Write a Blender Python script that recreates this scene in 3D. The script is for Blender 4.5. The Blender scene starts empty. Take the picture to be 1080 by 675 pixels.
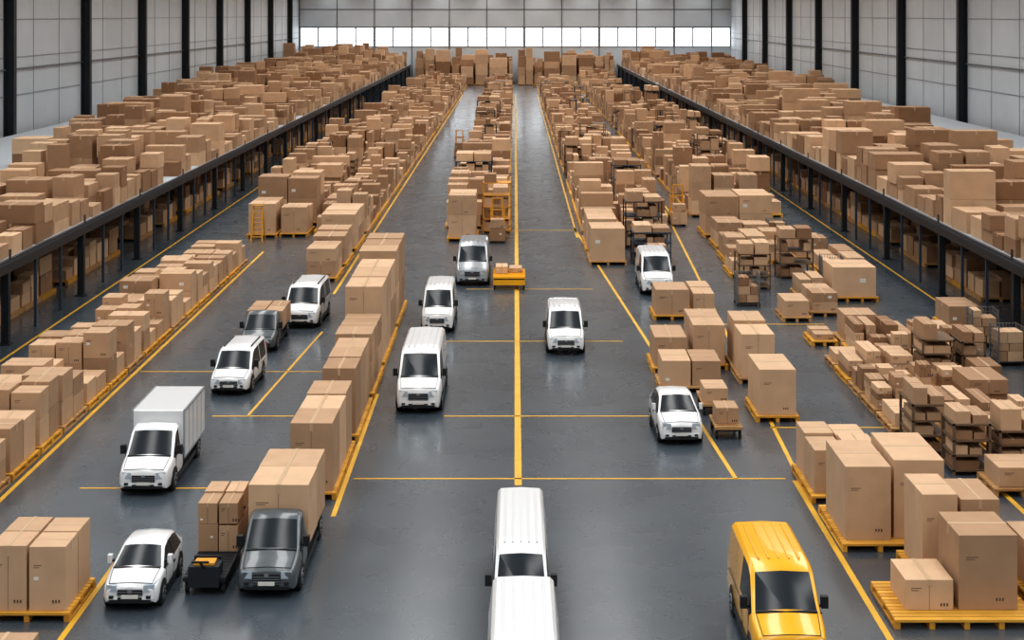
import bpy, math, random
from mathutils import Vector, Matrix
# ---------------------------------------------------------------- scene constants (metres)
H_CAM=17.0; F=1650.0; VX=543.0; VY=15.0
HALF=54.0; Z_END=391.0; CEIL=25.0
DECK=4.3; MZL=-26.0; MZR=25.6
def S(y): return (y-VY)/H_CAM
def G(px,py):
    s=S(py); return ((px-VX)/s, F/s)

# ---------------------------------------------------------------- materials
def newmat(name):
    m=bpy.data.materials.new(name); m.use_nodes=True
    nt=m.node_tree; b=nt.nodes['Principled BSDF']
    return m,nt,b
def simple(name,col,rough=.5,metal=0.0,coat=0.0,noise=.08,scale=3.0):
    m,nt,b=newmat(name)
    b.inputs['Roughness'].default_value=rough; b.inputs['Metallic'].default_value=metal
    b.inputs['Coat Weight'].default_value=coat
    n=nt.nodes.new('ShaderNodeTexNoise'); n.inputs['Scale'].default_value=scale; n.inputs['Detail'].default_value=4
    tc=nt.nodes.new('ShaderNodeTexCoord'); nt.links.new(tc.outputs['Object'],n.inputs['Vector'])
    mr=nt.nodes.new('ShaderNodeMapRange'); mr.inputs['To Min'].default_value=1-noise; mr.inputs['To Max'].default_value=1+noise
    nt.links.new(n.outputs['Fac'],mr.inputs['Value'])
    mx=nt.nodes.new('ShaderNodeVectorMath'); mx.operation='SCALE'; mx.inputs[0].default_value=col
    nt.links.new(mr.outputs['Result'],mx.inputs['Scale']); nt.links.new(mx.outputs['Vector'],b.inputs['Base Color'])
    return m
def tinted(name,colA,colB,rough,nscale=1.2,bump=.0):
    m,nt,b=newmat(name); b.inputs['Roughness'].default_value=rough
    at=nt.nodes.new('ShaderNodeAttribute'); at.attribute_name='tint'
    mix=nt.nodes.new('ShaderNodeMix'); mix.data_type='RGBA'
    mix.inputs['A'].default_value=(*colA,1); mix.inputs['B'].default_value=(*colB,1)
    nt.links.new(at.outputs['Fac'],mix.inputs['Factor'])
    tc=nt.nodes.new('ShaderNodeTexCoord')
    n=nt.nodes.new('ShaderNodeTexNoise'); n.inputs['Scale'].default_value=nscale; n.inputs['Detail'].default_value=6
    nt.links.new(tc.outputs['Object'],n.inputs['Vector'])
    mr=nt.nodes.new('ShaderNodeMapRange'); mr.inputs['To Min'].default_value=.82; mr.inputs['To Max'].default_value=1.15
    nt.links.new(n.outputs['Fac'],mr.inputs['Value'])
    sc=nt.nodes.new('ShaderNodeVectorMath'); sc.operation='SCALE'
    nt.links.new(mix.outputs['Result'],sc.inputs[0]); nt.links.new(mr.outputs['Result'],sc.inputs['Scale'])
    nt.links.new(sc.outputs['Vector'],b.inputs['Base Color'])
    return m

M={}
M['card']=tinted('cardboard',(.265,.142,.072),(.70,.475,.30),.75)
M['tape']=simple('packing_tape',(.56,.39,.24),.35)
M['seam']=simple('box_seam',(.13,.075,.045),.8)
M['label']=simple('paper_label',(.75,.73,.68),.6)
M['print']=simple('box_print',(.10,.06,.04),.8)
M['pallet']=tinted('yellow_pallet_wood',(.55,.26,.03),(.78,.42,.06),.6,2.5)
M['wood']=tinted('raw_pallet_wood',(.36,.19,.075),(.58,.34,.14),.7,2.5)
M['steel']=simple('dark_steel',(.028,.033,.04),.5,.3)
M['wire']=simple('galvanised_wire',(.25,.27,.29),.4,.6)
M['blue']=simple('blue_grey_steel',(.05,.075,.11),.5,.2)
M['brown']=simple('brown_rack_frame',(.16,.10,.06),.6,.0)
M['orange']=simple('orange_paint',(.68,.32,.03),.5)
M['white']=simple('white_car_paint',(.80,.81,.82),.25,0,.6,.02)
M['yellow']=simple('yellow_car_paint',(.90,.44,.01),.25,0,.6,.02)
M['grey']=simple('grey_car_paint',(.10,.115,.125),.3,.2,.5,.03)
M['silver']=simple('silver_car_paint',(.42,.45,.48),.25,.3,.6,.03)
M['glass']=simple('tinted_window_glass',(.018,.024,.03),.22,0,.0,.05)
M['glass'].node_tree.nodes['Principled BSDF'].inputs['Specular IOR Level'].default_value=.35
M['black']=simple('black_plastic',(.015,.016,.018),.45)
M['rubber']=simple('tyre_rubber',(.02,.02,.021),.8)
M['rim']=simple('alloy_rim',(.45,.46,.48),.3,.8)
M['lamp']=simple('headlight_lens',(.42,.48,.54),.1,0,.5)
M['tail']=simple('tail_light_lens',(.45,.02,.015),.2)
M['line']=simple('yellow_floor_paint',(.70,.40,.04),.5,0,0,.25,.9)
M['deck']=simple('painted_deck_floor',(.44,.47,.50),.7)
M['ceil']=simple('ceiling_panel',(.53,.57,.62),.8)
M['frame']=simple('window_frame',(.16,.17,.18),.5)
M['joint']=simple('panel_joint',(.30,.32,.34),.6)
def wallmat():
    m,nt,b=newmat('insulated_wall_panel'); b.inputs['Roughness'].default_value=.55
    tc=nt.nodes.new('ShaderNodeTexCoord'); n=nt.nodes.new('ShaderNodeTexNoise'); n.inputs['Scale'].default_value=.12; n.inputs['Detail'].default_value=3
    nt.links.new(tc.outputs['Object'],n.inputs['Vector'])
    r=nt.nodes.new('ShaderNodeValToRGB'); r.color_ramp.elements[0].position=.3; r.color_ramp.elements[1].position=.7
    r.color_ramp.elements[0].color=(.54,.59,.63,1); r.color_ramp.elements[1].color=(.64,.69,.73,1)
    nt.links.new(n.outputs['Fac'],r.inputs['Fac']); nt.links.new(r.outputs['Color'],b.inputs['Base Color'])
    return m
M['wall']=wallmat()
def floormat():
    m,nt,b=newmat('polished_epoxy_floor')
    tc=nt.nodes.new('ShaderNodeTexCoord')
    n=nt.nodes.new('ShaderNodeTexNoise'); n.inputs['Scale'].default_value=.16; n.inputs['Detail'].default_value=8; n.inputs['Roughness'].default_value=.6
    nt.links.new(tc.outputs['Object'],n.inputs['Vector'])
    r=nt.nodes.new('ShaderNodeValToRGB'); r.color_ramp.elements[0].position=.3; r.color_ramp.elements[1].position=.72
    r.color_ramp.elements[0].color=(.050,.066,.082,1); r.color_ramp.elements[1].color=(.076,.097,.117,1)
    nt.links.new(n.outputs['Fac'],r.inputs['Fac']); nt.links.new(r.outputs['Color'],b.inputs['Base Color'])
    n2=nt.nodes.new('ShaderNodeTexNoise'); n2.inputs['Scale'].default_value=.5; n2.inputs['Detail'].default_value=6
    nt.links.new(tc.outputs['Object'],n2.inputs['Vector'])
    mr=nt.nodes.new('ShaderNodeMapRange'); mr.inputs['To Min'].default_value=.2; mr.inputs['To Max'].default_value=.36
    nt.links.new(n2.outputs['Fac'],mr.inputs['Value']); nt.links.new(mr.outputs['Result'],b.inputs['Roughness'])
    b.inputs['Specular IOR Level'].default_value=.75
    b.inputs['Coat Weight'].default_value=.4; b.inputs['Coat Roughness'].default_value=.14
    return m
M['floor']=floormat()

# ---------------------------------------------------------------- mesh builder
class MB:
    def __init__(s): s.v=[];s.f=[];s.m=[];s.t=[];s.mats=[]
    def mi(s,k):
        if k not in s.mats: s.mats.append(k)
        return s.mats.index(k)
    def face(s,idx,k,t=.5): s.f.append(idx); s.m.append(s.mi(k)); s.t.append(t)
    def hexa(s,p,k,t=.5):
        b=len(s.v); s.v+= [tuple(q) for q in p]
        for q in ((0,3,2,1),(4,5,6,7),(0,1,5,4),(1,2,6,5),(2,3,7,6),(3,0,4,7)):
            s.face([b+i for i in q],k,t)
    def box(s,x0,x1,y0,y1,z0,z1,k,t=.5,rot=0,piv=None):
        P=[(x0,y0),(x1,y0),(x1,y1),(x0,y1)]
        if rot:
            cx,cy=piv if piv else ((x0+x1)/2,(y0+y1)/2); c,sn=math.cos(rot),math.sin(rot)
            P=[(cx+(x-cx)*c-(y-cy)*sn, cy+(x-cx)*sn+(y-cy)*c) for x,y in P]
        s.hexa([(x,y,z0) for x,y in P]+[(x,y,z1) for x,y in P],k,t)
    def cylx(s,x0,x1,cy,cz,r,k,n=24,r2=None):
        b=len(s.v); r2=r2 or r
        for i in range(n):
            a=2*math.pi*i/n; s.v.append((x0,cy+r*math.cos(a),cz+r*math.sin(a)))
        for i in range(n):
            a=2*math.pi*i/n; s.v.append((x1,cy+r2*math.cos(a),cz+r2*math.sin(a)))
        for i in range(n):
            j=(i+1)%n; s.face([b+i,b+j,b+n+j,b+n+i],k)
        s.face([b+i for i in range(n)][::-1],k); s.face([b+n+i for i in range(n)],k)
    def beam(s,a,b_,w,k,t=.5):
        a=Vector(a);b_=Vector(b_);d=(b_-a).normalized()
        u=d.cross(Vector((0,0,1)))
        if u.length<.01:u=Vector((1,0,0))
        u.normalize();v=d.cross(u).normalized();u*=w/2;v*=w/2
        s.hexa([a-u-v,a+u-v,a+u+v,a-u+v,b_-u-v,b_+u-v,b_+u+v,b_-u+v],k,t)
    def finish(s,name,loc=(0,0,0),parent=None,bevel=0,smooth=False,seg=2):
        me=bpy.data.meshes.new(name)
        lx,ly,lz=loc
        me.from_pydata([(x-lx,y-ly,z-lz) for x,y,z in s.v],[],s.f)
        for k in s.mats: me.materials.append(M[k])
        me.polygons.foreach_set('material_index',s.m)
        a=me.attributes.new('tint','FLOAT','FACE'); a.data.foreach_set('value',s.t)
        me.update()
        if smooth:
            me.shade_smooth(); me.set_sharp_from_angle(angle=math.radians(38))
        ob=bpy.data.objects.new(name,me); bpy.context.scene.collection.objects.link(ob)
        if parent: ob.parent=parent
        else: ob.location=loc
        if bevel:
            bm=ob.modifiers.new('bevel','BEVEL'); bm.width=bevel; bm.segments=seg; bm.limit_method='ANGLE'; bm.angle_limit=math.radians(35)
        return ob

# ---------------------------------------------------------------- cardboard
def cbox(mb,x0,x1,y0,y1,z0,z1,rng,detail=2):
    t=rng.random(); rot=rng.uniform(-.03,.03) if detail<3 else rng.uniform(-.012,.012)
    if detail>2: t=.25+.65*t
    cx,cy=(x0+x1)/2,(y0+y1)/2; p=(cx,cy)
    mb.box(x0,x1,y0,y1,z0,z1,'card',t,rot,p)
    sx,sy=x1-x0,y1-y0
    tw=min(.13,min(sx,sy)*.09)
    e=.012
    if rng.random()<.6:
        mb.box(cx-tw/2,cx+tw/2,y0-e,y1+e,z1-min(.3,(z1-z0)*.2),z1+e,'tape',t,rot,p)
        if detail>=2: mb.box(cx-.008,cx+.008,y0-e*.5,y0+.01,z0,z1-min(.3,(z1-z0)*.2),'seam',0,rot,p)
    else:
        mb.box(x0-e,x1+e,cy-tw/2,cy+tw/2,z1-min(.3,(z1-z0)*.2),z1+e,'tape',t,rot,p)
    if detail>=2:
        r=rng.random()
        if r<.4:
            lx=x0+sx*rng.choice((.12,.62)); lz=z0+(z1-z0)*rng.uniform(.15,.6); w=sx*.14
            mb.box(lx,lx+w,y0-.008,y0+.01,lz,lz+w*.7,'label',.5,rot,p)
        if r>.3:
            lx=x0+sx*rng.uniform(.6,.75); lz=z0+(z1-z0)*.12; w=.05
            for i in range(3): mb.box(lx+i*w*1.7,lx+i*w*1.7+w,y0-.007,y0+.01,lz,lz+.09,'print',.5,rot,p)
            lx=x0+sx*.12; lz=z0+(z1-z0)*.7
            mb.box(lx,lx+sx*.22,y0-.007,y0+.01,lz,lz+.022,'print',.5,rot,p)
            mb.box(lx,lx+sx*.16,y0-.007,y0+.01,lz-.06,lz-.04,'print',.5,rot,p)

def pallet(mb,x0,x1,y0,y1,z=0.0,h=.28,rng=random,kind='pallet',detail=2):
    t=rng.random()
    if detail<2:
        n=3
        for i in range(n):
            xc=x0+(x1-x0)*(i+.0)/(n-1); w=.18
            xa=min(max(xc-w/2,x0),x1-w); mb.box(xa,xa+w,y0,y1,z,z+h*.6,kind,t)
        mb.box(x0,x1,y0,y1,z+h*.6,z+h,kind,t); return
    n=max(3,int((x1-x0)/.9)+1); w=.16
    for i in range(n):
        xa=x0+(x1-x0-w)*i/(n-1)
        mb.box(xa,xa+w,y0+.02,y1-.02,z,z+.05,kind,t)
        for j in range(3):
            ya=y0+.02+(y1-y0-.28)*j/2; mb.box(xa,xa+w,ya,ya+.24,z+.05,z+h*.7,kind,t*.8)
    nb=max(5,int((y1-y0)/.24)); bw=(y1-y0)/nb
    for i in range(nb):
        mb.box(x0,x1,y0+i*bw,y0+i*bw+bw*.8,z+h*.7,z+h,kind,rng.random())

def stack(mb,x0,x1,y0,y1,z,h,nx,ny,nl,rng,detail=2,vary=.15,miss=.0):
    dx=(x1-x0)/nx; dy=(y1-y0)/ny
    for i in range(nx):
        for j in range(ny):
            hh=h*(1-rng.uniform(0,vary)); n=max(1,nl if rng.random()>miss else nl-1)
            if n<nl: hh*=n/nl
            cuts=[rng.uniform(.8,1.2) for _ in range(n)]; sm=sum(cuts); zz=z
            for c in cuts:
                bh=hh*c/sm; g=.035 if detail>2 else .05
                ex=rng.uniform(g,g+dx*.05*(detail<3)); ey=rng.uniform(g,g+dy*.05*(detail<3))
                cbox(mb,x0+i*dx+ex,x0+(i+1)*dx-ex,y0+j*dy+ey,y0+(j+1)*dy-ey,zz+.001,zz+bh-.013,rng,detail); zz+=bh

def load(x0,x1,y0,y1,h,nx,ny,nl,seed,kind='pallet',vary=.12,miss=0.0,name='pallet_of_cardboard_boxes',detail=3):
    rng=random.Random(seed); mb=MB()
    pallet(mb,x0-.1,x1+.1,y0-.1,y1+.1,0,.28,rng,kind,2)
    stack(mb,x0,x1,y0,y1,.28,h,nx,ny,nl,rng,detail,vary,miss)
    return mb.finish(name,((x0+x1)/2,(y0+y1)/2,0),bevel=.012,seg=1)

def fill(name,x0,x1,z0,z1,cx,cz,hmin,hmax,seed,base=0.0,empty=.06,pal=True,detail=1,hfun=None,rack=0.0,big=False):
    """long storage row -> one named mass of stacked cartons per 45 m"""
    rng=random.Random(seed); y=z0; sx_,sy_=(3.3,3.6) if big else (2.4,3.0); l1,l2=(1.9,3.9) if big else (1.5,3.0)
    while y<z1-1:
        ye=min(y+45,z1); mb=MB(); yy=y
        while yy<ye-.8:
            d=min(cz*rng.uniform(.7,1.4),ye-yy); xx=x0
            while xx<x1-.8:
                w=cx*rng.uniform(.55,1.5)
                if xx+w>x1-.7: w=x1-xx
                gx=.12; gy=.14; b=base
                h=rng.uniform(hmin,hmax)
                if hfun: h*=hfun(xx+w/2,yy+d/2)
                if rng.random()>empty and h>.45:
                    if rng.random()<rack and d>1.5:
                        shelf(mb,xx+gx,xx+w-gx,yy+gy,yy+d-gy,b,h+.8,3,rng,detail,rng.choice(('brown','blue')))
                    else:
                        if pal:
                            pallet(mb,xx+gx-.08,xx+w-gx+.08,yy+gy-.1,yy+d-gy+.1,b,.25,rng,'pallet' if rng.random()<.55 else 'wood',1); b+=.25
                        n=1 if h<l1 else (2 if h<l2 else 3)
                        nx=1 if w<sx_ else rng.choice((1,2)); ny=1 if d<sy_ else 2
                        stack(mb,xx+gx,xx+w-gx,yy+gy,yy+d-gy,b,h,nx,ny,n,rng,detail,.3,.3)
                xx+=w
            yy+=d
        if mb.f: mb.finish(name,((x0+x1)/2,(y+ye)/2,base))
        y=ye

def shelf(mb,x0,x1,y0,y1,z,h,n,rng,detail=2,k='blue'):
    w=.09
    for x in (x0,x1-w):
        for y in (y0,y1-w): mb.box(x,x+w,y,y+w,z,z+h,k)
    for i in range(n):
        zz=z+.15+i*(h-.25)/n; mb.box(x0,x1,y0,y1,zz,zz+.06,k)
        lev=(h-.25)/n-.12; xx=x0+w+.03
        while xx<x1-w-.35:
            bw=min(rng.uniform(.45,1.0),x1-w-.03-xx)
            if rng.random()<.85:
                cbox(mb,xx,xx+bw-.05,y0+.1+rng.uniform(0,.1),y1-.12,zz+.062,zz+.06+lev*rng.uniform(.5,.95),rng,min(detail,1))
            xx+=bw
    mb.box(x0,x1,y0,y1,z+h-.06,z+h,k)
    mid=(x0+x1)/2
    cbox(mb,x0+.1,mid-.05,y0+.1,y1-.1,z+h+.002,z+h+rng.uniform(.4,.8),rng,1)
    if rng.random()<.8: cbox(mb,mid+.05,x1-.1,y0+.1,y1-.1,z+h+.002,z+h+rng.uniform(.3,.7),rng,1)

# ---------------------------------------------------------------- building shell
mb=MB(); mb.box(-HALF,HALF,-12,Z_END,-.3,0,'floor'); mb.finish('floor')
def sidewall(name,x,sgn,ys):
    mb=MB()
    a,b=(x,x+.4*sgn); x0,x1=min(a,b),max(a,b)
    mb.box(x0,x1,-12,Z_END,0,CEIL,'wall')
    mb.finish(name)
    mb=MB()
    def bx(d0,d1,y0,y1,z0,z1,k):
        p,q=x-sgn*d0,x-sgn*d1; mb.box(min(p,q),max(p,q),y0,y1,z0,z1,k)
    for z in (8.2,12.3,16.4,20.5): bx(.001,.06,-12,Z_END,z,z+.1,'joint')
    bx(.001,.2,-12,Z_END,11.0,11.16,'frame')
    y=ys-29.5*6
    while y<Z_END-1:
        if y>-11:
            bx(.001,.18,y-.45,y+.45,0,CEIL,'steel'); bx(.18,.95,y-.1,y+.1,0,CEIL,'steel'); bx(.95,1.13,y-.45,y+.45,0,CEIL,'steel')
            for q in (9.8,19.6): bx(.001,.05,y+q,y+q+.1,0,CEIL,'joint')
        y+=29.5
    return mb.finish('trim_columns_'+name[5:])
sidewall('wall_left',-HALF,-1,165.6); sidewall('wall_right',HALF,1,187)
mb=MB(); zs0,zs1=9.0,13.5
mb.box(-HALF,HALF,Z_END,Z_END+.5,0,zs0,'wall'); mb.box(-HALF,HALF,Z_END,Z_END+.5,zs1,CEIL,'wall')
mb.finish('wall_far')
mb=MB(); mb.box(-HALF,HALF,-12.5,-12,0,CEIL,'wall'); mb.finish('wall_rear')
mb=MB(); mb.box(-HALF,HALF,-12,Z_END,CEIL,CEIL+.4,'ceil'); mb.finish('ceiling')
mb=MB()
mb.box(-HALF,HALF,Z_END-.1,Z_END+.2,zs0-.2,zs0,'frame'); mb.box(-HALF,HALF,Z_END-.1,Z_END+.2,zs1,zs1+.4,'frame')
mb.box(-HALF,HALF,Z_END-.1,Z_END-.002,zs1+4.6,zs1+4.8,'frame')
mb.box(-HALF,HALF,Z_END+.0,Z_END+.12,zs0+1.3,zs0+1.45,'frame')
x=-HALF+.2; i=0
while x<HALF:
    wv=.3 if i%4==0 else .18
    mb.box(x-wv,x+wv,Z_END-.15,Z_END-.002,zs0,zs1,'frame')
    if i%2==0: mb.box(x-.12,x+.12,Z_END-.14,Z_END-.002,zs1,CEIL,'frame'); mb.box(x-.1,x+.1,Z_END-.14,Z_END-.002,0,zs0,'frame')
    x+=4.68; i+=1
mb.finish('window_1')

# painted floor lines
ml=MB()
def fline(p,q,w=.2):
    a=Vector((*p,0));b=Vector((*q,0)); d=(b-a).normalized(); n=Vector((-d.y,d.x,0))*w/2; u=Vector((0,0,.012))
    ml.hexa([a-n,a+n,b+n,b-n,a-n+u,a+n+u,b+n+u,b-n+u],'line')
def vline(x,y0,y1,w=.2): fline((x,y0),(x,y1),w)
def cline(x0,x1,y,w=.17): fline((x0,y),(x1,y),w)
vline(.12,G(0,512)[1],330,.26)
vline(-6.15,G(0,545)[1],70,.17); 
fline(G(262,438),G(340,350),.12)
vline(-11.0,95,330,.17); vline(-12.35,38,50.5,.17); vline(-18.0,40,112,.17); vline(-25.2,75,340,.14)
fline(G(605,240),G(776,505),.16); vline(4.75,119,330,.15)
fline(G(700,220),G(843,505),.16); vline(10.2,40,57,.19); vline(13.3,133,330,.16)
fline(G(915,385),G(1085,545),.19); vline(25.0,75,340,.13)
yc=G(0,505)[1]; cline(-5.9,9.9,yc,.12); cline(-15.6,-8.7,G(0,515)[1],.11)
y2=G(0,439)[1]; cline(-12.8,-8.8,y2,.12); cline(-3.0,6.6,y2,.12); cline(10.5,15.5,G(0,451)[1],.12)
y3=G(0,360)[1]; cline(-3.8,5.6,y3,.12); cline(-17.8,-8.3,G(0,392)[1],.1); cline(-3,4.8,G(0,243)[1],.15); cline(-3,4.8,G(0,305)[1],.12)
cline(11.5,17,G(0,342)[1],.12)
ml.finish('floor_marking_lines')

# ---------------------------------------------------------------- mezzanines
def mezz(xin,sgn,seed):
    mb=MB()
    def bx(d0,d1,y0,y1,z0,z1,k):
        p,q=xin+sgn*d0,xin+sgn*d1; mb.box(min(p,q),max(p,q),y0,y1,z0,z1,k)
    D=HALF-abs(xin)-.02
    y0=60; y1=Z_END-.5
    bx(0,D-1.2,y0,y1,DECK-.18,DECK,'deck')
    bx(-.08,.12,y0,y1,DECK-.55,DECK+.12,'steel')
    bx(-.10,-.05,y0,y1,DECK-.08,DECK+.02,'blue')
    bx(9,9.3,y0,y1,DECK-.55,DECK-.18,'steel')
    y=80.5-14
    while y<y1:
        bx(.0,.38,y-.19,y+.19,0,DECK-.5,'steel'); bx(-.12,.5,y-.28,y+.28,0,.06,'steel')
        bx(9,9.35,y-.17,y+.17,0,DECK-.5,'steel'); bx(20,20.35,y-.17,y+.17,0,DECK-.18,'steel')
        bx(.1,20,y-.12,y+.12,DECK-.5,DECK-.18,'steel')
        bx(-.05,.0,y-.12,y+.12,DECK+.12,DECK+.6,'steel')
        for k_ in (4.66,9.33): bx(.02,.17,y+k_-.08,y+k_+.08,0,DECK-.5,'blue')
        y+=14
    mb.finish('mezzanine_deck')
mezz(MZL,-1,1); mezz(MZR,1,2)

def hl(x,z):
    d=abs(x)-26
    lim=5.5 if z<98 else (9.5 if z<118 else (13+ (z-118)*.09))
    if d>min(lim,25): return 0
    return (.62+.05*min(d,8))*(1 if z>105 else .85)*(1.4 if z>350 else 1)
def hr(x,z):
    d=abs(x)-25.6
    lim=14.5 if z<150 else 14.5+(z-150)*.1
    if d>min(lim,26): return 0
    f=.62+.045*min(d,7)
    return f*(1 if d<9 else .72)*(1.4 if z>350 else 1)
fill('cardboard_box_pile',-37,-26.25,66,384,2.9,3.2,1.5,4.6,11,DECK,.07,False,1,hfun=hl,big=True)
fill('cardboard_box_pile',-52.2,-37.3,112,384,3.6,3.8,1.3,4.4,12,DECK,.12,False,1,hfun=hl,big=True)
fill('cardboard_box_pile',25.9,36,62,384,3.2,3.3,1.8,4.9,13,DECK,.06,False,1,hfun=hr,big=True)
fill('cardboard_box_pile',36.3,52.2,90,384,3.8,3.9,1.4,4.8,14,DECK,.1,False,1,hfun=hr,big=True)
fill('cardboard_box_row',-34,-28,72,300,2.2,2.6,1.0,2.4,15,0,.25,True,1)
fill('cardboard_box_row',27.5,34,72,300,2.2,2.6,1.0,2.4,16,0,.25,True,1)

# ---------------------------------------------------------------- long floor rows
fill('cardboard_box_row',-5.6,-.35,124,372,2.6,2.9,1.6,4.2,21,0,.04,True,1,rack=.08)
fill('cardboard_box_row',-15.6,-11.3,121,372,2.3,2.9,1.1,3.5,22,0,.06,True,1)
fill('cardboard_box_row',-22.3,-16.2,134,372,3.0,3.2,1.2,4.8,23,0,.08,True,1,rack=.05)
fill('cardboard_box_row',5.1,12.0,121,372,2.3,2.8,1.1,3.8,24,0,.06,True,1,rack=.08)
fill('cardboard_box_row',14.6,22.5,131,372,2.8,3.1,1.1,4.6,25,0,.08,True,1,rack=.06)
fill('cardboard_box_stockpile',-24,-.4,374,389.5,3.2,3.4,5.5,9.0,26,0,.0,True,1)
fill('cardboard_box_stockpile',.6,24,374,389.5,3.2,3.4,5.5,9.0,27,0,.0,True,1)

# ---------------------------------------------------------------- near left row along the edge line
rng=random.Random(5)
y=50.0; hs=[2.0,2.1,1.7,2.5,2.2,1.9,2.3,2.0,1.8,2.2,1.7,2.0,1.9,1.8,1.6,1.5,1.5]
for i,h in enumerate(hs):
    d=rng.uniform(3.0,3.7)
    if y+d>112: break
    load(-22.2+rng.uniform(0,.6),-18.35,y,y+d-.45,h,2 if i%3 else 3,2,1 if h<1.8 else 2,100+i,'wood' if i%3==1 else 'pallet',.35,.2)
    y+=d
load(-7.9,-6.35,54.8,61.3,2.45,1,3,1,201,vary=.05)
load(-7.7,-6.3,62.3,68.2,2.7,1,3,1,202,vary=.1)
load(-8.0,-6.3,69.2,74.4,2.75,1,3,2,203,vary=.1)
load(-8.2,-6.35,75.3,83.6,3.8,1,3,2,204,vary=.05)
load(-8.5,-6.4,84.8,91.5,4.1,1,3,2,205,vary=.05)
load(-14.75,-12.55,43.8,46.4,1.85,2,2,1,206,vary=.02)
load(-13.6,-12.0,38.3,39.6,1.2,1,1,1,207)
load(-13.3,-11.4,99.5,103.5,1.9,1,2,2,208); load(-13.6,-11.4,105,110,2.0,1,2,2,209); load(-13.9,-11.4,112,119,2.6,1,3,2,210)
load(-20.3,-18.2,119,123.5,2.5,1,2,1,211); load(-17.9,-15.9,119.5,123.5,2.0,1,2,1,212); load(-20.7,-15.9,126,131,3.8,2,2,2,213)
load(-5.0,-2.9,117,121.5,3.2,1,2,2,214)

# ---------------------------------------------------------------- near right
def custom(name,px0,px1,py0,py1,boxes,seed,kind='pallet'):
    rng=random.Random(seed); mb=MB(); pallet(mb,px0,px1,py0,py1,0,.28,rng,kind,2)
    for b in boxes: cbox(mb,*b[:4],.281,.28+b[4],rng,3)
    return mb.finish(name,((px0+px1)/2,(py0+py1)/2,0),bevel=.012,seg=1)
custom('pallet_of_cardboard_boxes',10.5,14.5,43.2,46.2,[(10.95,12.3,43.9,45.6,.85),(12.45,14.1,43.9,46.0,2.1)],301)
custom('pallet_of_cardboard_boxes',11.9,14.6,46.3,48.9,[(12.1,13.15,46.5,48.6,2.45),(13.25,14.4,46.5,48.6,2.3)],305)
custom('pallet_of_cardboard_boxes',10.35,13.9,49.4,53.4,[(10.5,11.95,49.7,52.8,2.35),(12.1,13.7,49.9,53.2,2.5)],302)
custom('pallet_of_cardboard_boxes',10.3,12.8,54.3,58.3,[(10.45,11.5,54.6,56.4,1.5),(11.6,12.7,54.6,56.4,1.6),(10.45,11.5,56.5,58.1,1.6),(11.6,12.7,56.5,58.1,1.5)],303)
custom('pallet_of_cardboard_boxes',14.75,17,44.0,48,[(14.95,16.7,44.3,47.6,1.3)],304)
load(10.15,11.75,65.2,68.3,1.95,1,1,1,310); load(10.4,12.0,72.0,77.0,2.2,1,2,1,311,kind='wood')
load(6.6,9.3,70.3,72.8,1.2,2,1,1,312,kind='wood'); load(6.6,8.2,74.2,77.2,1.5,1,1,1,313); load(8.5,10.1,74.8,79,2.0,1,2,1,314)
load(7.8,9.7,87.0,89.6,1.5,1,1,1,315); load(9.95,11.2,87.4,91.5,1.2,1,2,1,316)
load(5.15,7.5,106,110,2.3,1,2,1,317,kind='wood'); load(5.15,7.3,111.5,118,2.2,1,2,2,318)
load(14.5,19.6,119,123.5,3.1,2,1,2,320); load(18.8,21.4,92.5,95.5,2.0,1,1,1,321)
load(14.9,16.3,86.5,89.0,.9,1,1,1,322,kind='wood'); load(16.7,18.2,88.0,91.5,1.1,1,2,2,323,kind='wood')
load(14.0,16.4,101,104.5,1.4,3,2,2,324,vary=.5); load(14.4,18.5,106.5,111,1.7,3,2,2,325,vary=.5); load(14.6,18.4,113,117,2.0,2,2,2,326,vary=.4)
load(20.0,22.4,100,106,1.2,2,2,2,327,vary=.4)
load(23.2,24.9,83.7,86.5,1.2,1,1,1,328)
load(16.9,18.4,93.0,95.5,1.2,2,1,2,329,vary=.4,kind='wood'); load(19.4,21.6,108,112,1.4,2,2,1,330,vary=.4,kind='wood'); load(23.5,24.8,69,71.5,1.3,1,1,1,331)

def roll_cage(X,Z,w,d,h,seed,rot=0):
    rg=random.Random(seed); emp=bpy.data.objects.new('roll_cage',None); bpy.context.scene.collection.objects.link(emp)
    emp.location=(X,Z,0); emp.rotation_euler=(0,0,rot)
    b=MB()
    for sx in (-w/2,w/2):
        for y in (0,d): b.box(sx-.03,sx+.03,y-.03,y+.03,.18,h,'wire'); b.cylx(sx-.03,sx+.03,y,.09,.09,'rubber',12)
        n=7
        for i in range(n+1): z=.2+(h-.25)*i/n; b.box(sx-.012,sx+.012,0,d,z,z+.025,'wire')
        for i in range(1,6): b.box(sx-.01,sx+.01,d*i/6-.01,d*i/6+.01,.2,h-.03,'wire')
    for i in range(8): z=.2+(h-.25)*i/7; b.box(-w/2,w/2,d-.012,d+.012,z,z+.025,'wire')
    for i in range(1,8): x=-w/2+w*i/8; b.box(x-.01,x+.01,d-.01,d+.01,.2,h-.03,'wire')
    b.box(-w/2,w/2,0,d,.16,.22,'steel'); b.finish('cage_frame',parent=emp)
    b=MB(); z=.225
    while z<h-.3:
        hh=rg.uniform(.35,.6); m=rg.uniform(-.15,.15)*w
        cbox(b,-w/2+.08,m-.02,.06,d-.08,z,z+hh-.015,rg,1)
        if rg.random()<.8: cbox(b,m+.02,w/2-.08,.06,d-.08,z,z+hh-.015,rg,1)
        z+=hh+.01
    b.finish('cartons',parent=emp)
for i,(X,Z) in enumerate(((19.8,97.5),(13.6,91),(24.0,75.5),(24.0,79.8),(19.3,115),(9.3,102))):
    roll_cage(X,Z,1.3,1.2,1.9,40+i,(i%3-1)*.06)

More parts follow.
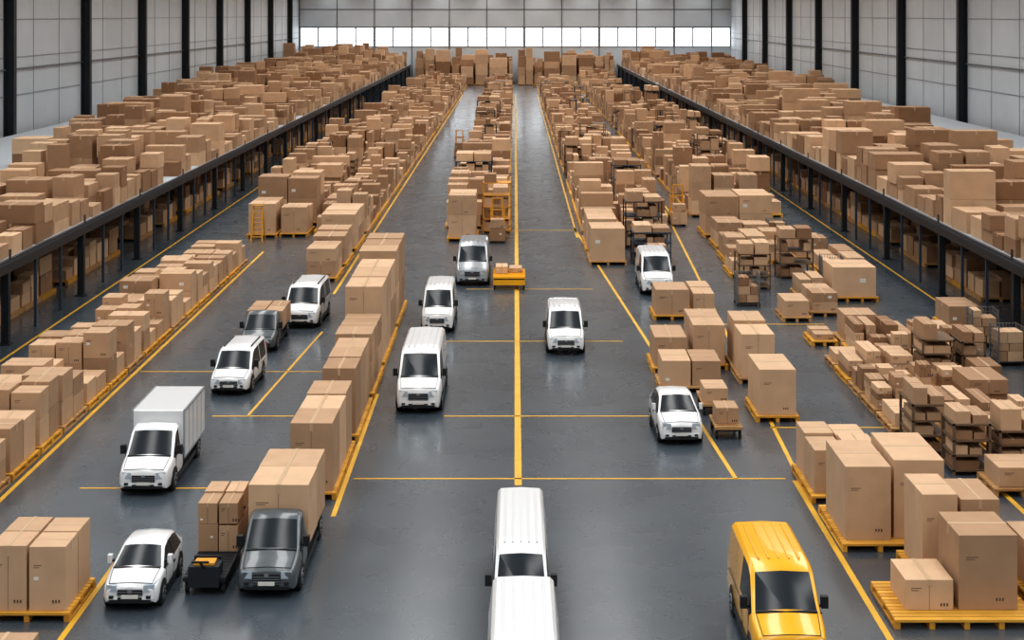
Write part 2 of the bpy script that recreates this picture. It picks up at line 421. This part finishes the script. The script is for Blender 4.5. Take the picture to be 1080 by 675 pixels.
rng=random.Random(9)
y=52.5; i=0
while y<82:
    d=rng.uniform(2.3,3.1); x=15.3+ (max(0,60-y)*.35)
    while x<21.3:
        w=rng.uniform(1.4,2.3); r=rng.random()
        if r<.2 and y>56:
            mb=MB(); shelf(mb,x,x+w-.3,y,y+d-1.0,0,rng.uniform(1.4,2.1),3,rng,2,rng.choice(('brown','steel','brown')))
            mb.finish('storage_rack',(x+w/2,y+d/2,0))
        elif r<.97:
            load(x,x+w-.35,y,y+d-.45,rng.uniform(.6,1.9),rng.choice((1,2,2)),rng.choice((1,2)),rng.choice((1,2,3)),400+i,kind=rng.choice(('wood','pallet')),vary=.5,miss=.3,detail=2)
        x+=w; i+=1
    y+=d
def rackobj(x0,x1,y0,y1,h,n,seed,k='blue'):
    mb=MB(); shelf(mb,x0,x1,y0,y1,0,h,n,random.Random(seed),2,k); return mb.finish('storage_rack',((x0+x1)/2,(y0+y1)/2,0))
rackobj(8.0,10.7,113.5,116,3.4,3,1,'steel'); rackobj(-2.5,-.3,121.5,123.1,3.9,4,3,'orange')
rackobj(17.0,19.2,100.5,102.5,2.6,3,4,'brown'); rackobj(13.8,15.8,96.5,98.5,2.2,3,5,'brown'); rackobj(8.0,10.6,106,108.4,2.2,3,6,'blue')

# ---------------------------------------------------------------- step ladder
mb=MB()
for sx in (-.35,.35):
    mb.beam((sx,-.7,0),(sx*.75,0,2.6),.09,'orange'); mb.beam((sx,.7,0),(sx*.75,0,2.6),.07,'orange')
for i in range(1,8):
    z=i*.34; t=z/2.6; mb.box(-.35*(1-.25*t),.35*(1-.25*t),-.7*(1-t)-.08,-.7*(1-t)+.08,z-.03,z+.03,'orange')
mb.box(-.32,.32,-.2,.2,2.6,2.66,'orange')
o=mb.finish('step_ladder'); o.location=(-19.3,117.6,0); o.scale=(1.2,1,1)

# ---------------------------------------------------------------- vehicles
VAN=[(0,.32,.78,.50,.84,.70,.82,.80,.78,.85,.66),(.08,.27,.88,.50,.93,.82,.91,.92,.87,.97,.76),(.5,.26,.93,.60,.98,.99,.96,1.07,.91,1.12,.80),
     (.98,.26,.94,.60,1.0,1.13,.98,1.2,.93,1.26,.83),(1.62,.26,.94,.60,1.0,1.2,.985,1.90,.87,2.0,.74),(1.95,.26,.94,.60,1.0,1.2,.985,2.03,.87,2.13,.75),
     (2.75,.26,.94,.60,1.0,1.2,.985,2.06,.87,2.16,.76)]
VANR=[(-.1,.26,.94,.60,1.0,1.2,.985,2.06,.87,2.16,.76),(0,.32,.90,.60,.96,1.2,.95,2.0,.83,2.08,.70)]
CAR=[(0,.28,.68,.42,.74,.56,.72,.62,.68,.66,.56),(.1,.22,.78,.42,.83,.66,.81,.73,.77,.77,.66),(.55,.2,.82,.5,.87,.80,.85,.86,.80,.90,.70),
     (1.0,.2,.82,.5,.87,.89,.86,.94,.81,.98,.73),(1.75,.2,.82,.5,.87,.92,.86,1.30,.68,1.37,.57),(2.2,.2,.82,.5,.87,.93,.86,1.37,.67,1.44,.57),
     (2.9,.2,.82,.5,.87,.94,.86,1.35,.66,1.42,.56),(3.35,.2,.82,.5,.87,.96,.85,1.27,.65,1.34,.55),(3.75,.22,.8,.5,.85,.94,.82,1.0,.75,1.04,.64),(3.9,.32,.74,.5,.80,.8,.78,.86,.72,.9,.6)]
def loft(mb,st,paint,glass):
    rings=[]
    for s in st:
        y,zb,wb,zm,wm,zl,wl,zs,ws,zt,wt=s; cr=.035
        half=[(wb,zb),(wm,zm),(wl,zl),(ws,zs),(wt,zt)]
        ring=[(-x,y,z) for x,z in half]+[(0,y,zt+cr)]+[(x,y,z) for x,z in half[::-1]]
        b=len(mb.v); mb.v+=ring; rings.append([b+i for i in range(len(ring))])
    n=11
    for i in range(len(rings)-1):
        a,b=rings[i],rings[i+1]
        for k in range(n-1):
            strip=k if k<5 else 9-k
            mb.face([a[k],a[k+1],b[k+1],b[k]],'glass' if (i,strip) in glass else paint)
        mb.face([a[-1],a[0],b[0],b[-1]],'black')
    mb.face(rings[0][::-1],paint); mb.face(rings[-1],paint)

def wheel(mb,x,y,r,side):
    a,b=(x-.24,x) if side>0 else (x,x+.24)
    mb.cylx(a,b,y,r,r,'rubber',28)
    o=x+.012*side; p,q=sorted((x-.02*side,o)); mb.cylx(p,q,y,r,r*.64,'rim',24)
    p,q=sorted((x,x+.022*side)); 
    mb.cylx(p,q,y,r,r*.16,'black',12)
    for i in range(5):
        an=2*math.pi*(i+.5)/5; c=(y+math.cos(an)*r*.42,r+math.sin(an)*r*.42)
        mb.cylx(p,q,c[0],c[1],r*.12,'black',8)

def vehicle(name,kind,X,Z,width=2.0,height=2.2,L=5.2,paint='white',rot=0,rearglass=False,cargo=None,seed=1,cargoh=2.5):
    emp=bpy.data.objects.new(name,None); bpy.context.scene.collection.objects.link(emp)
    emp.empty_display_size=.5
    emp.location=(X,Z,0); emp.rotation_euler=(0,0,rot)
    car=(kind=='car')
    if car:
        st=[list(s) for s in CAR]; kx=width/1.74; kz=height/1.44; ky=L/3.9
        st=[[s[0]*ky,s[1],s[2]*kx,s[3]*kz,s[4]*kx,s[5]*kz,s[6]*kx,s[7]*kz,s[8]*kx,s[9]*kz,s[10]*kx] for s in st]
        glass={(3,4),(7,4),(3,2),(4,2),(5,2),(6,2)}
        w=.87*kx; r=.31; ax=(.72*ky,L-.72*ky); zk=kz; cowl=1.0*ky; hl=(.56*kz,.74*kz)
    else:
        kx=width/2.0; kz=height/2.16
        cabL={'van':None,'truck':2.25}[kind]
        st=[list(s) for s in VAN]
        glass={(3,4),(3,2),(4,2),(5,2)}
        if kind=='van':
            if rearglass:
                for yy in (2.83,L*.62,L*.62+.08,L-.35):
                    s=list(VAN[-1]); s[0]=yy; st.append(s)
                glass|={(7,2),(9,2)}
            for s in VANR:
                s=list(s); s[0]+=L; st.append(s)
        else:
            st[-1][0]=cabL-.05; s=list(st[-1]); s[0]=cabL; s[8]-=.04; s[10]-=.04; s[9]-=.05; st.append(s)
            st[-2][0]=2.12
            glass={(3,4),(3,2),(4,2)}
        st=[[s[0],s[1],s[2]*kx,s[3]*kz,s[4]*kx,s[5]*kz,s[6]*kx,s[7]*kz,s[8]*kx,s[9]*kz,s[10]*kx] for s in st]
        w=1.0*kx; r=.36; ax=(.92,L-1.05); zk=kz; cowl=.98; hl=(.66*kz,.88*kz)
    mb=MB(); loft(mb,st,paint,glass)
    mb.finish('body',parent=emp,bevel=.02,smooth=True)
    d=MB()
    for y in ax:
        for sd in (-1,1):
            a,b=sorted((sd*(w-.3),sd*(w+.004))); d.cylx(a,b,y,r+.02,r+.075,'black',28)
            wheel(d,sd*(w+.02),y,r,sd)
    s0=st[0]; s1=st[1]
    fw=s0[4]
    d.box(-fw*.52,fw*.52,-.025,.1,s0[3]+.04*zk,s0[7]-.01,'black')
    for i in range(3):
        zz=s0[3]+.06*zk+i*.075*zk; d.box(-fw*.5,fw*.5,-.04,.0,zz,zz+.018,'rim')
    d.box(-fw*.86,fw*.86,-.03,.15,s0[1]-.04,s0[1]+.06*zk,'black')
    d.box(-fw*.95,fw*.95,-.035,.1,s0[1]+.065*zk,s0[3]-.02*zk,paint)
    d.box(-fw*.5,fw*.5,-.045,.0,s0[1]+.07*zk,s0[1]+.12*zk,'black')
    d.box(-.24,.24,-.065,-.03,s0[1]+.10*zk,s0[1]+.10*zk+.1,'label')
    d.box(-.06,.06,-.05,.0,s0[7]-.08,s0[7]+.01,'rim')
    for sd in (-1,1):
        for i in (1,2):
            A,B=st[i],st[i+1]; d.beam((sd*A[10],A[0],A[9]+.001),(sd*B[10],B[0],B[9]+.001),.016,'black')
    d.beam((-s1[10],s1[0],s1[9]+.004),(0,s1[0],s1[9]+.037),.016,'black'); d.beam((0,s1[0],s1[9]+.037),(s1[10],s1[0],s1[9]+.004),.016,'black')
    for sd in (-1,1):
        x1=sd*fw*.56; x2=sd*fw*.995; z0,z1=hl
        yo=st[1][0]+.16
        P=[(x1,-.022,z0),(x2,.01,z0),(sd*s1[4]*1.005,yo,z0+.05),(x1,.2,z0),(x1,-.01,z1),(x2*.97,.03,z1+.02),(sd*s1[6]*.99,yo+.12,z1+.07),(x1,.16,z1+.015)]
        if sd<0: P=[P[1],P[0],P[3],P[2],P[5],P[4],P[7],P[6]]
        d.hexa(P,'lamp')
        xa,xb=sorted((sd*fw*.68,sd*fw*.86)); d.box(xa,xb,-.06,0,s0[1]+.1,s0[1]+.17,'black')
        my=cowl+.28; mz=st[3][5]+.12
        xa,xb=sorted((sd*(st[3][6]-.12),sd*(w+.08))); d.box(xa,xb,my,my+.07,mz,mz+.06,'black')
        k=.85 if not car else .6
        xa,xb=sorted((sd*(w+.0),sd*(w+.0+.22*k))); d.box(xa,xb,my-.05,my+.12,mz-.02,mz+.34*k,'black' if not car else paint)
        xs=st[4][4]
        for yy in ((cowl+.15,2.3) if not car else (cowl+.1,2.15*L/3.9,3.0*L/3.9)):
            xa,xb=sorted((sd*(xs-.02),sd*(xs+.003))); d.box(xa,xb,yy,yy+.02,.35,st[4][5]-.04,'black')
        xa,xb=sorted((sd*(xs-.02),sd*(xs+.02))); d.box(xa,xb,2.0,2.2,st[4][5]-.2,st[4][5]-.15,'black')
        xa,xb=sorted((sd*(st[3][2]-.1),sd*(xs+.004))); d.box(xa,xb,ax[0]+.5,ax[1]-.5,st[3][1]-.02,st[3][1]+.16,'black')
    c=st[3]; d.box(-c[10],c[10],c[0]-.12,c[0]-.01,c[9]-.06,c[9]+.015,'black')
    if car:
        for sd in (-1,1):
            a=st[5]; yy=a[0]+.05
            P=[(sd*(a[6]-.03),yy,a[5]),(sd*(a[6]+.006),yy,a[5]),(sd*(a[6]+.006),yy+.09,a[5]),(sd*(a[6]-.03),yy+.09,a[5]),
                    (sd*(a[8]-.03),yy,a[7]),(sd*(a[8]+.008),yy,a[7]),(sd*(a[8]+.008),yy+.09,a[7]),(sd*(a[8]-.03),yy+.09,a[7])]
            d.hexa(P,'black')
            xa,xb=sorted((sd*w*.6,sd*w*.9)); d.box(xa,xb,L-.12,L+.01,.75*zk,.88*zk,'tail')
    elif kind=='van':
        zt=st[5][9]
        if not rearglass:
            for i in range(5):
                x=-w*.56+i*w*.28; d.box(x-.025,x+.025,2.1,L-.3,zt+.02,zt+.075,paint)
        else:
            for sd in (-1,1):
                xa,xb=sorted((sd*w*.66,sd*w*.71)); d.box(xa,xb,2.0,L-.4,zt+.0,zt+.08,'black')
        for sd in (-1,1):
            xa,xb=sorted((sd*w*.82,sd*w*.94)); d.box(xa,xb,L-.05,L+.02,.9,1.5,'tail')
            xa,xb=sorted((sd*(st[4][6]-.03),sd*(st[4][4]+.002)))
            d.box(xa,xb,2.9,L-.4,1.0*kz,1.03*kz,'black')
    if kind=='truck':
        d.box(-w*.5,w*.5,2.0,L-.1,.42,.6,'black')
        d.box(-w*.98,w*.98,2.3,L,.6,.72,'black')
        for sd in (-1,1):
            xa,xb=sorted((sd*w*.55,sd*w*.9)); d.box(xa,xb,2.7,L-2.0,.35,.6,'black'); d.box(xa,xb,L-.02,L+.03,.6,.72,'tail')
    d.finish('trim_and_wheels',parent=emp,smooth=True)
    if kind=='truck':
        c=MB(); rg=random.Random(seed)
        if cargo=='box':
            c.box(-w*1.04,w*1.04,2.35,L,.72,cargoh,paint)
            c.finish('cargo_box',parent=emp,bevel=.04)
            c=MB()
            for sd in (-1,1):
                xa,xb=sorted((sd*(w*1.04-.05),sd*(w*1.04+.015)))
                c.box(xa,xb,2.34,L+.01,.7,.8,'silver'); c.box(xa,xb,2.34,L+.01,cargoh-.07,cargoh+.012,'silver')
                for yy in (2.34,L-.05): c.box(xa,xb,yy,yy+.06,.8,cargoh-.07,'silver')
                for i in range(1,5):
                    yy=2.35+(L-2.35)*i/5; c.box(xa,sorted((xa,xb))[1],yy,yy+.012,.8,cargoh-.07,'silver')
            c.finish('cargo_frame',parent=emp)
        else:
            nx,ny,nl=cargo
            stack(c,-w*1.06,w*1.06,2.34,L,.73,cargoh-.73,nx,ny,nl,rg,3,.02)
            c.finish('cargo_cartons',parent=emp,bevel=.012,seg=1)
    return emp

def at(px,py): 
    x,z=G(px,py); return x,z
vehicle('delivery_van','van',7.12,40.1,1.95,2.3,5.3,'yellow')
vehicle('delivery_van','van',.22,34.9,1.85,2.15,6.5,'white')
vehicle('delivery_van','van',.17,42.0,1.62,2.1,7.3,'white')
x,z=at(441,437); vehicle('delivery_van','van',x,z,1.95,2.4,6.6,'white')
x,z=at(597,375); vehicle('delivery_van','van',x,z,1.9,2.05,4.7,'white')
x,z=at(498,302); vehicle('delivery_van','van',x,z,2.1,2.45,5.4,'silver')
x,z=at(461,352); vehicle('delivery_van','van',x,z,1.75,2.2,5.2,'white')
x,z=at(316,347); vehicle('passenger_van','van',x,z,2.0,2.1,5.0,'white',rot=-.03,rearglass=True)
x,z=at(241,418); vehicle('passenger_van','van',x,z,1.8,1.8,4.5,'white',rot=-.03,rearglass=True)
x,z=at(270,374); vehicle('flatbed_truck','truck',x,z+.3,1.8,1.75,5.4,'grey',cargo=(2,2,1),cargoh=1.7,seed=3)
x,z=at(151,524); vehicle('box_truck','truck',x,z,1.85,2.05,6.1,'white',cargo='box',cargoh=2.45)
x,z=at(137,645); vehicle('hatchback_car','car',x,z,1.62,1.42,3.6,'white')
x,z=at(281,632); vehicle('cargo_truck','truck',x,z,1.8,1.95,6.4,'grey',cargo=(1,2,1),cargoh=2.65,seed=5)
x,z=at(719,470); vehicle('hatchback_car','car',x,z,1.75,1.65,3.9,'white',rot=.03)
x,z=at(694,312); vehicle('delivery_van','van',x,z,2.0,2.3,5.2,'white')

# ---------------------------------------------------------------- carts / pallet trucks
def cart(X,Z,w,L,k,boxes,seed,name='platform_cart',deck=.42,rot=0,handle=True,skirt=False):
    rg=random.Random(seed)
    emp=bpy.data.objects.new(name,None); bpy.context.scene.collection.objects.link(emp); emp.location=(X,Z,0); emp.rotation_euler=(0,0,rot)
    c=MB(); c.box(-w/2,w/2,0,L,deck-.1,deck,k); c.box(-w/2+.05,w/2-.05,.05,L-.05,deck-.18,deck-.1,'black')
    if skirt: c.box(-w/2+.02,w/2-.02,.02,L-.02,.3,deck-.18,k)
    for i in range(int(L/.25)): c.box(-w/2+.03,w/2-.03,.05+i*.25,.07+i*.25,deck,deck+.012,'black' if not skirt else k)
    for sd in (-1,1):
        for y in (.25,L-.25):
            a,b=sorted((sd*(w/2-.14),sd*(w/2-.04))); c.cylx(a,b,y,.14,.14,'rubber',16); c.box(a-.0,b+.0,y-.04,y+.04,.2,deck-.15,'steel')
        if handle: c.beam((sd*(w/2-.05),.05,deck),(sd*(w/2-.05),-.15,deck+.95),.05,k)
    if handle: c.beam((-w/2+.03,-.15,deck+.95),(w/2-.03,-.15,deck+.95),.05,k)
    c.finish('chassis',parent=emp)
    if boxes:
        b=MB()
        for (x0,x1,y0,y1,h) in boxes: 
            cbox(b,x0,x1,y0,y1,deck+.014,deck+h,rg,3)
        b.finish('cartons',parent=emp,bevel=.012,seg=1)
    return emp
e=cart(-9.1,45.8,1.25,4.4,'steel',[(-.62,-.02,2.2,3.2,.85),(.02,.6,2.2,3.2,.8),(-.62,-.02,3.25,4.3,.9),(.02,.6,3.25,4.3,.85)],1,'pallet_truck',deck=.5,handle=False)
b=MB(); rg=random.Random(4)
for i,(x0,x1) in enumerate(((-.62,-.03),(.03,.6))):
    cbox(b,x0,x1,2.2,3.2,1.36,2.0,rg,3); cbox(b,x0,x1,3.25,4.3,1.42,2.05,rg,3)
b.finish('upper_cartons',parent=e,bevel=.012,seg=1)
b=MB()
b.box(-.45,.45,-.1,.55,.25,.85,'steel'); b.box(-.4,.4,.55,.62,.5,.95,'steel'); b.beam((0,-.05,.8),(0,-.55,1.15),.06,'black'); b.beam((-.25,-.55,1.15),(.25,-.55,1.15),.05,'black')
b.box(-.3,.3,0,.45,.86,.93,'orange'); b.finish('drive_unit',parent=e)
x,z=at(537,306); cart(x,z,2.0,3.2,'yellow',[(-.85,-.1,1.2,2.6,.45),(.0,.8,1.6,2.8,.3)],2,'platform_cart',deck=.8,skirt=True,handle=False)
x,z=at(769,464); cart(x,z,1.1,2.0,'wood',[(-.45,.45,.5,1.7,.65)],3,deck=.5,handle=False)
cart(8.55,66.2,1.2,2.4,'wood',[(-.5,.5,.3,1.9,.6)],5,deck=.5,handle=False)

def forklift(X,Z,rot,seed):
    rg=random.Random(seed)
    emp=bpy.data.objects.new('forklift',None); bpy.context.scene.collection.objects.link(emp); emp.location=(X,Z,0); emp.rotation_euler=(0,0,rot)
    b=MB()
    b.box(-.55,.55,.3,2.2,.25,.75,'yellow'); b.hexa([(-.55,1.6,.75),(.55,1.6,.75),(.55,2.35,.6),(-.55,2.35,.6),(-.5,1.6,1.15),(.5,1.6,1.15),(.5,2.2,1.05),(-.5,2.2,1.05)],'yellow')
    b.box(-.28,.28,1.1,1.55,.75,.92,'black'); b.box(-.28,.28,1.5,1.6,.9,1.5,'black')
    b.beam((0,.5,.75),(0,.75,1.3),.06,'black')
    for sx in (-.5,.5):
        b.beam((sx,.4,.7),(sx,.65,2.25),.07,'yellow'); b.beam((sx,1.95,1.0),(sx,1.75,2.25),.07,'yellow')
    b.box(-.54,.54,.6,1.8,2.23,2.29,'yellow')
    for i in range(5): b.box(-.5,.5,.68+i*.24,.72+i*.24,2.29,2.32,'black')
    b.finish('chassis',parent=emp,bevel=.03)
    b=MB()
    for sx in (-.38,.38):
        b.box(sx-.06,sx+.06,.08,.24,.08,3.2,'orange'); b.box(sx-.07,sx+.07,-.0,.05,.1,.8,'black'); b.box(sx-.07,sx+.07,-1.15,.0,.1,.15,'black')
    for z in (.5,1.4,2.3,3.14): b.box(-.4,.4,.1,.2,z,z+.08,'orange')
    b.box(-.5,.5,.02,.07,.35,.42,'black'); b.box(-.5,.5,.02,.07,.7,.77,'black')
    for sd in (-1,1):
        for y,r in ((.6,.3),(1.9,.26)):
            a,c=sorted((sd*.42,sd*.64)); b.cylx(a,c,y,r,r,'rubber',24); a,c=sorted((sd*.6,sd*.655)); b.cylx(a,c,y,r,r*.55,'orange',16)
    b.finish('mast_forks_wheels',parent=emp)
    b=MB(); cbox(b,-.6,.6,-1.15,-.03,.16,1.1,rg,2); cbox(b,-.5,.5,-1.1,-.1,1.13,1.75,rg,2); b.finish('cartons',parent=emp)
    return emp
for i,(X,Z) in enumerate(((-1.3,117.3),(13.2,126.5),(-6.6,186))): forklift(X,Z,0,i+1)

# ---------------------------------------------------------------- light
w=bpy.data.worlds.new('overcast_sky'); bpy.context.scene.world=w; w.use_nodes=True
bg=w.node_tree.nodes['Background']; bg.inputs[0].default_value=(.9,.95,1,1); bg.inputs[1].default_value=3.0
xs=[-45,-31.5,-18,-6,6,18,31.5,45]
for i,x in enumerate(xs):
    l=bpy.data.lights.new('skylight','AREA'); l.shape='RECTANGLE'; l.size=4; l.size_y=398; l.energy=18500 if abs(x)<40 else 14500; l.color=(1,.99,.97)
    l.spread=math.radians(145)
    o=bpy.data.objects.new('ceiling_light',l); bpy.context.scene.collection.objects.link(o)
    o.location=(x,(Z_END-12)/2+1,CEIL-.3)
cam=bpy.data.cameras.new('camera'); co=bpy.data.objects.new('camera',cam); bpy.context.scene.collection.objects.link(co)
co.location=(0,0,H_CAM); co.rotation_euler=(math.pi/2,0,0)
cam.sensor_width=36; cam.lens=F/1080*36; cam.shift_y=-(337.5-VY)/1080; cam.shift_x=-(VX-540)/1080
cam.clip_end=1000; cam.clip_start=.5
bpy.context.scene.camera=co
vs=bpy.context.scene.view_settings; vs.view_transform='Standard'; vs.exposure=0
for lk in ('Medium High Contrast','Medium Contrast','None'):
    try: vs.look=lk; print('LOOK',lk); break
    except Exception as ex: print(ex)
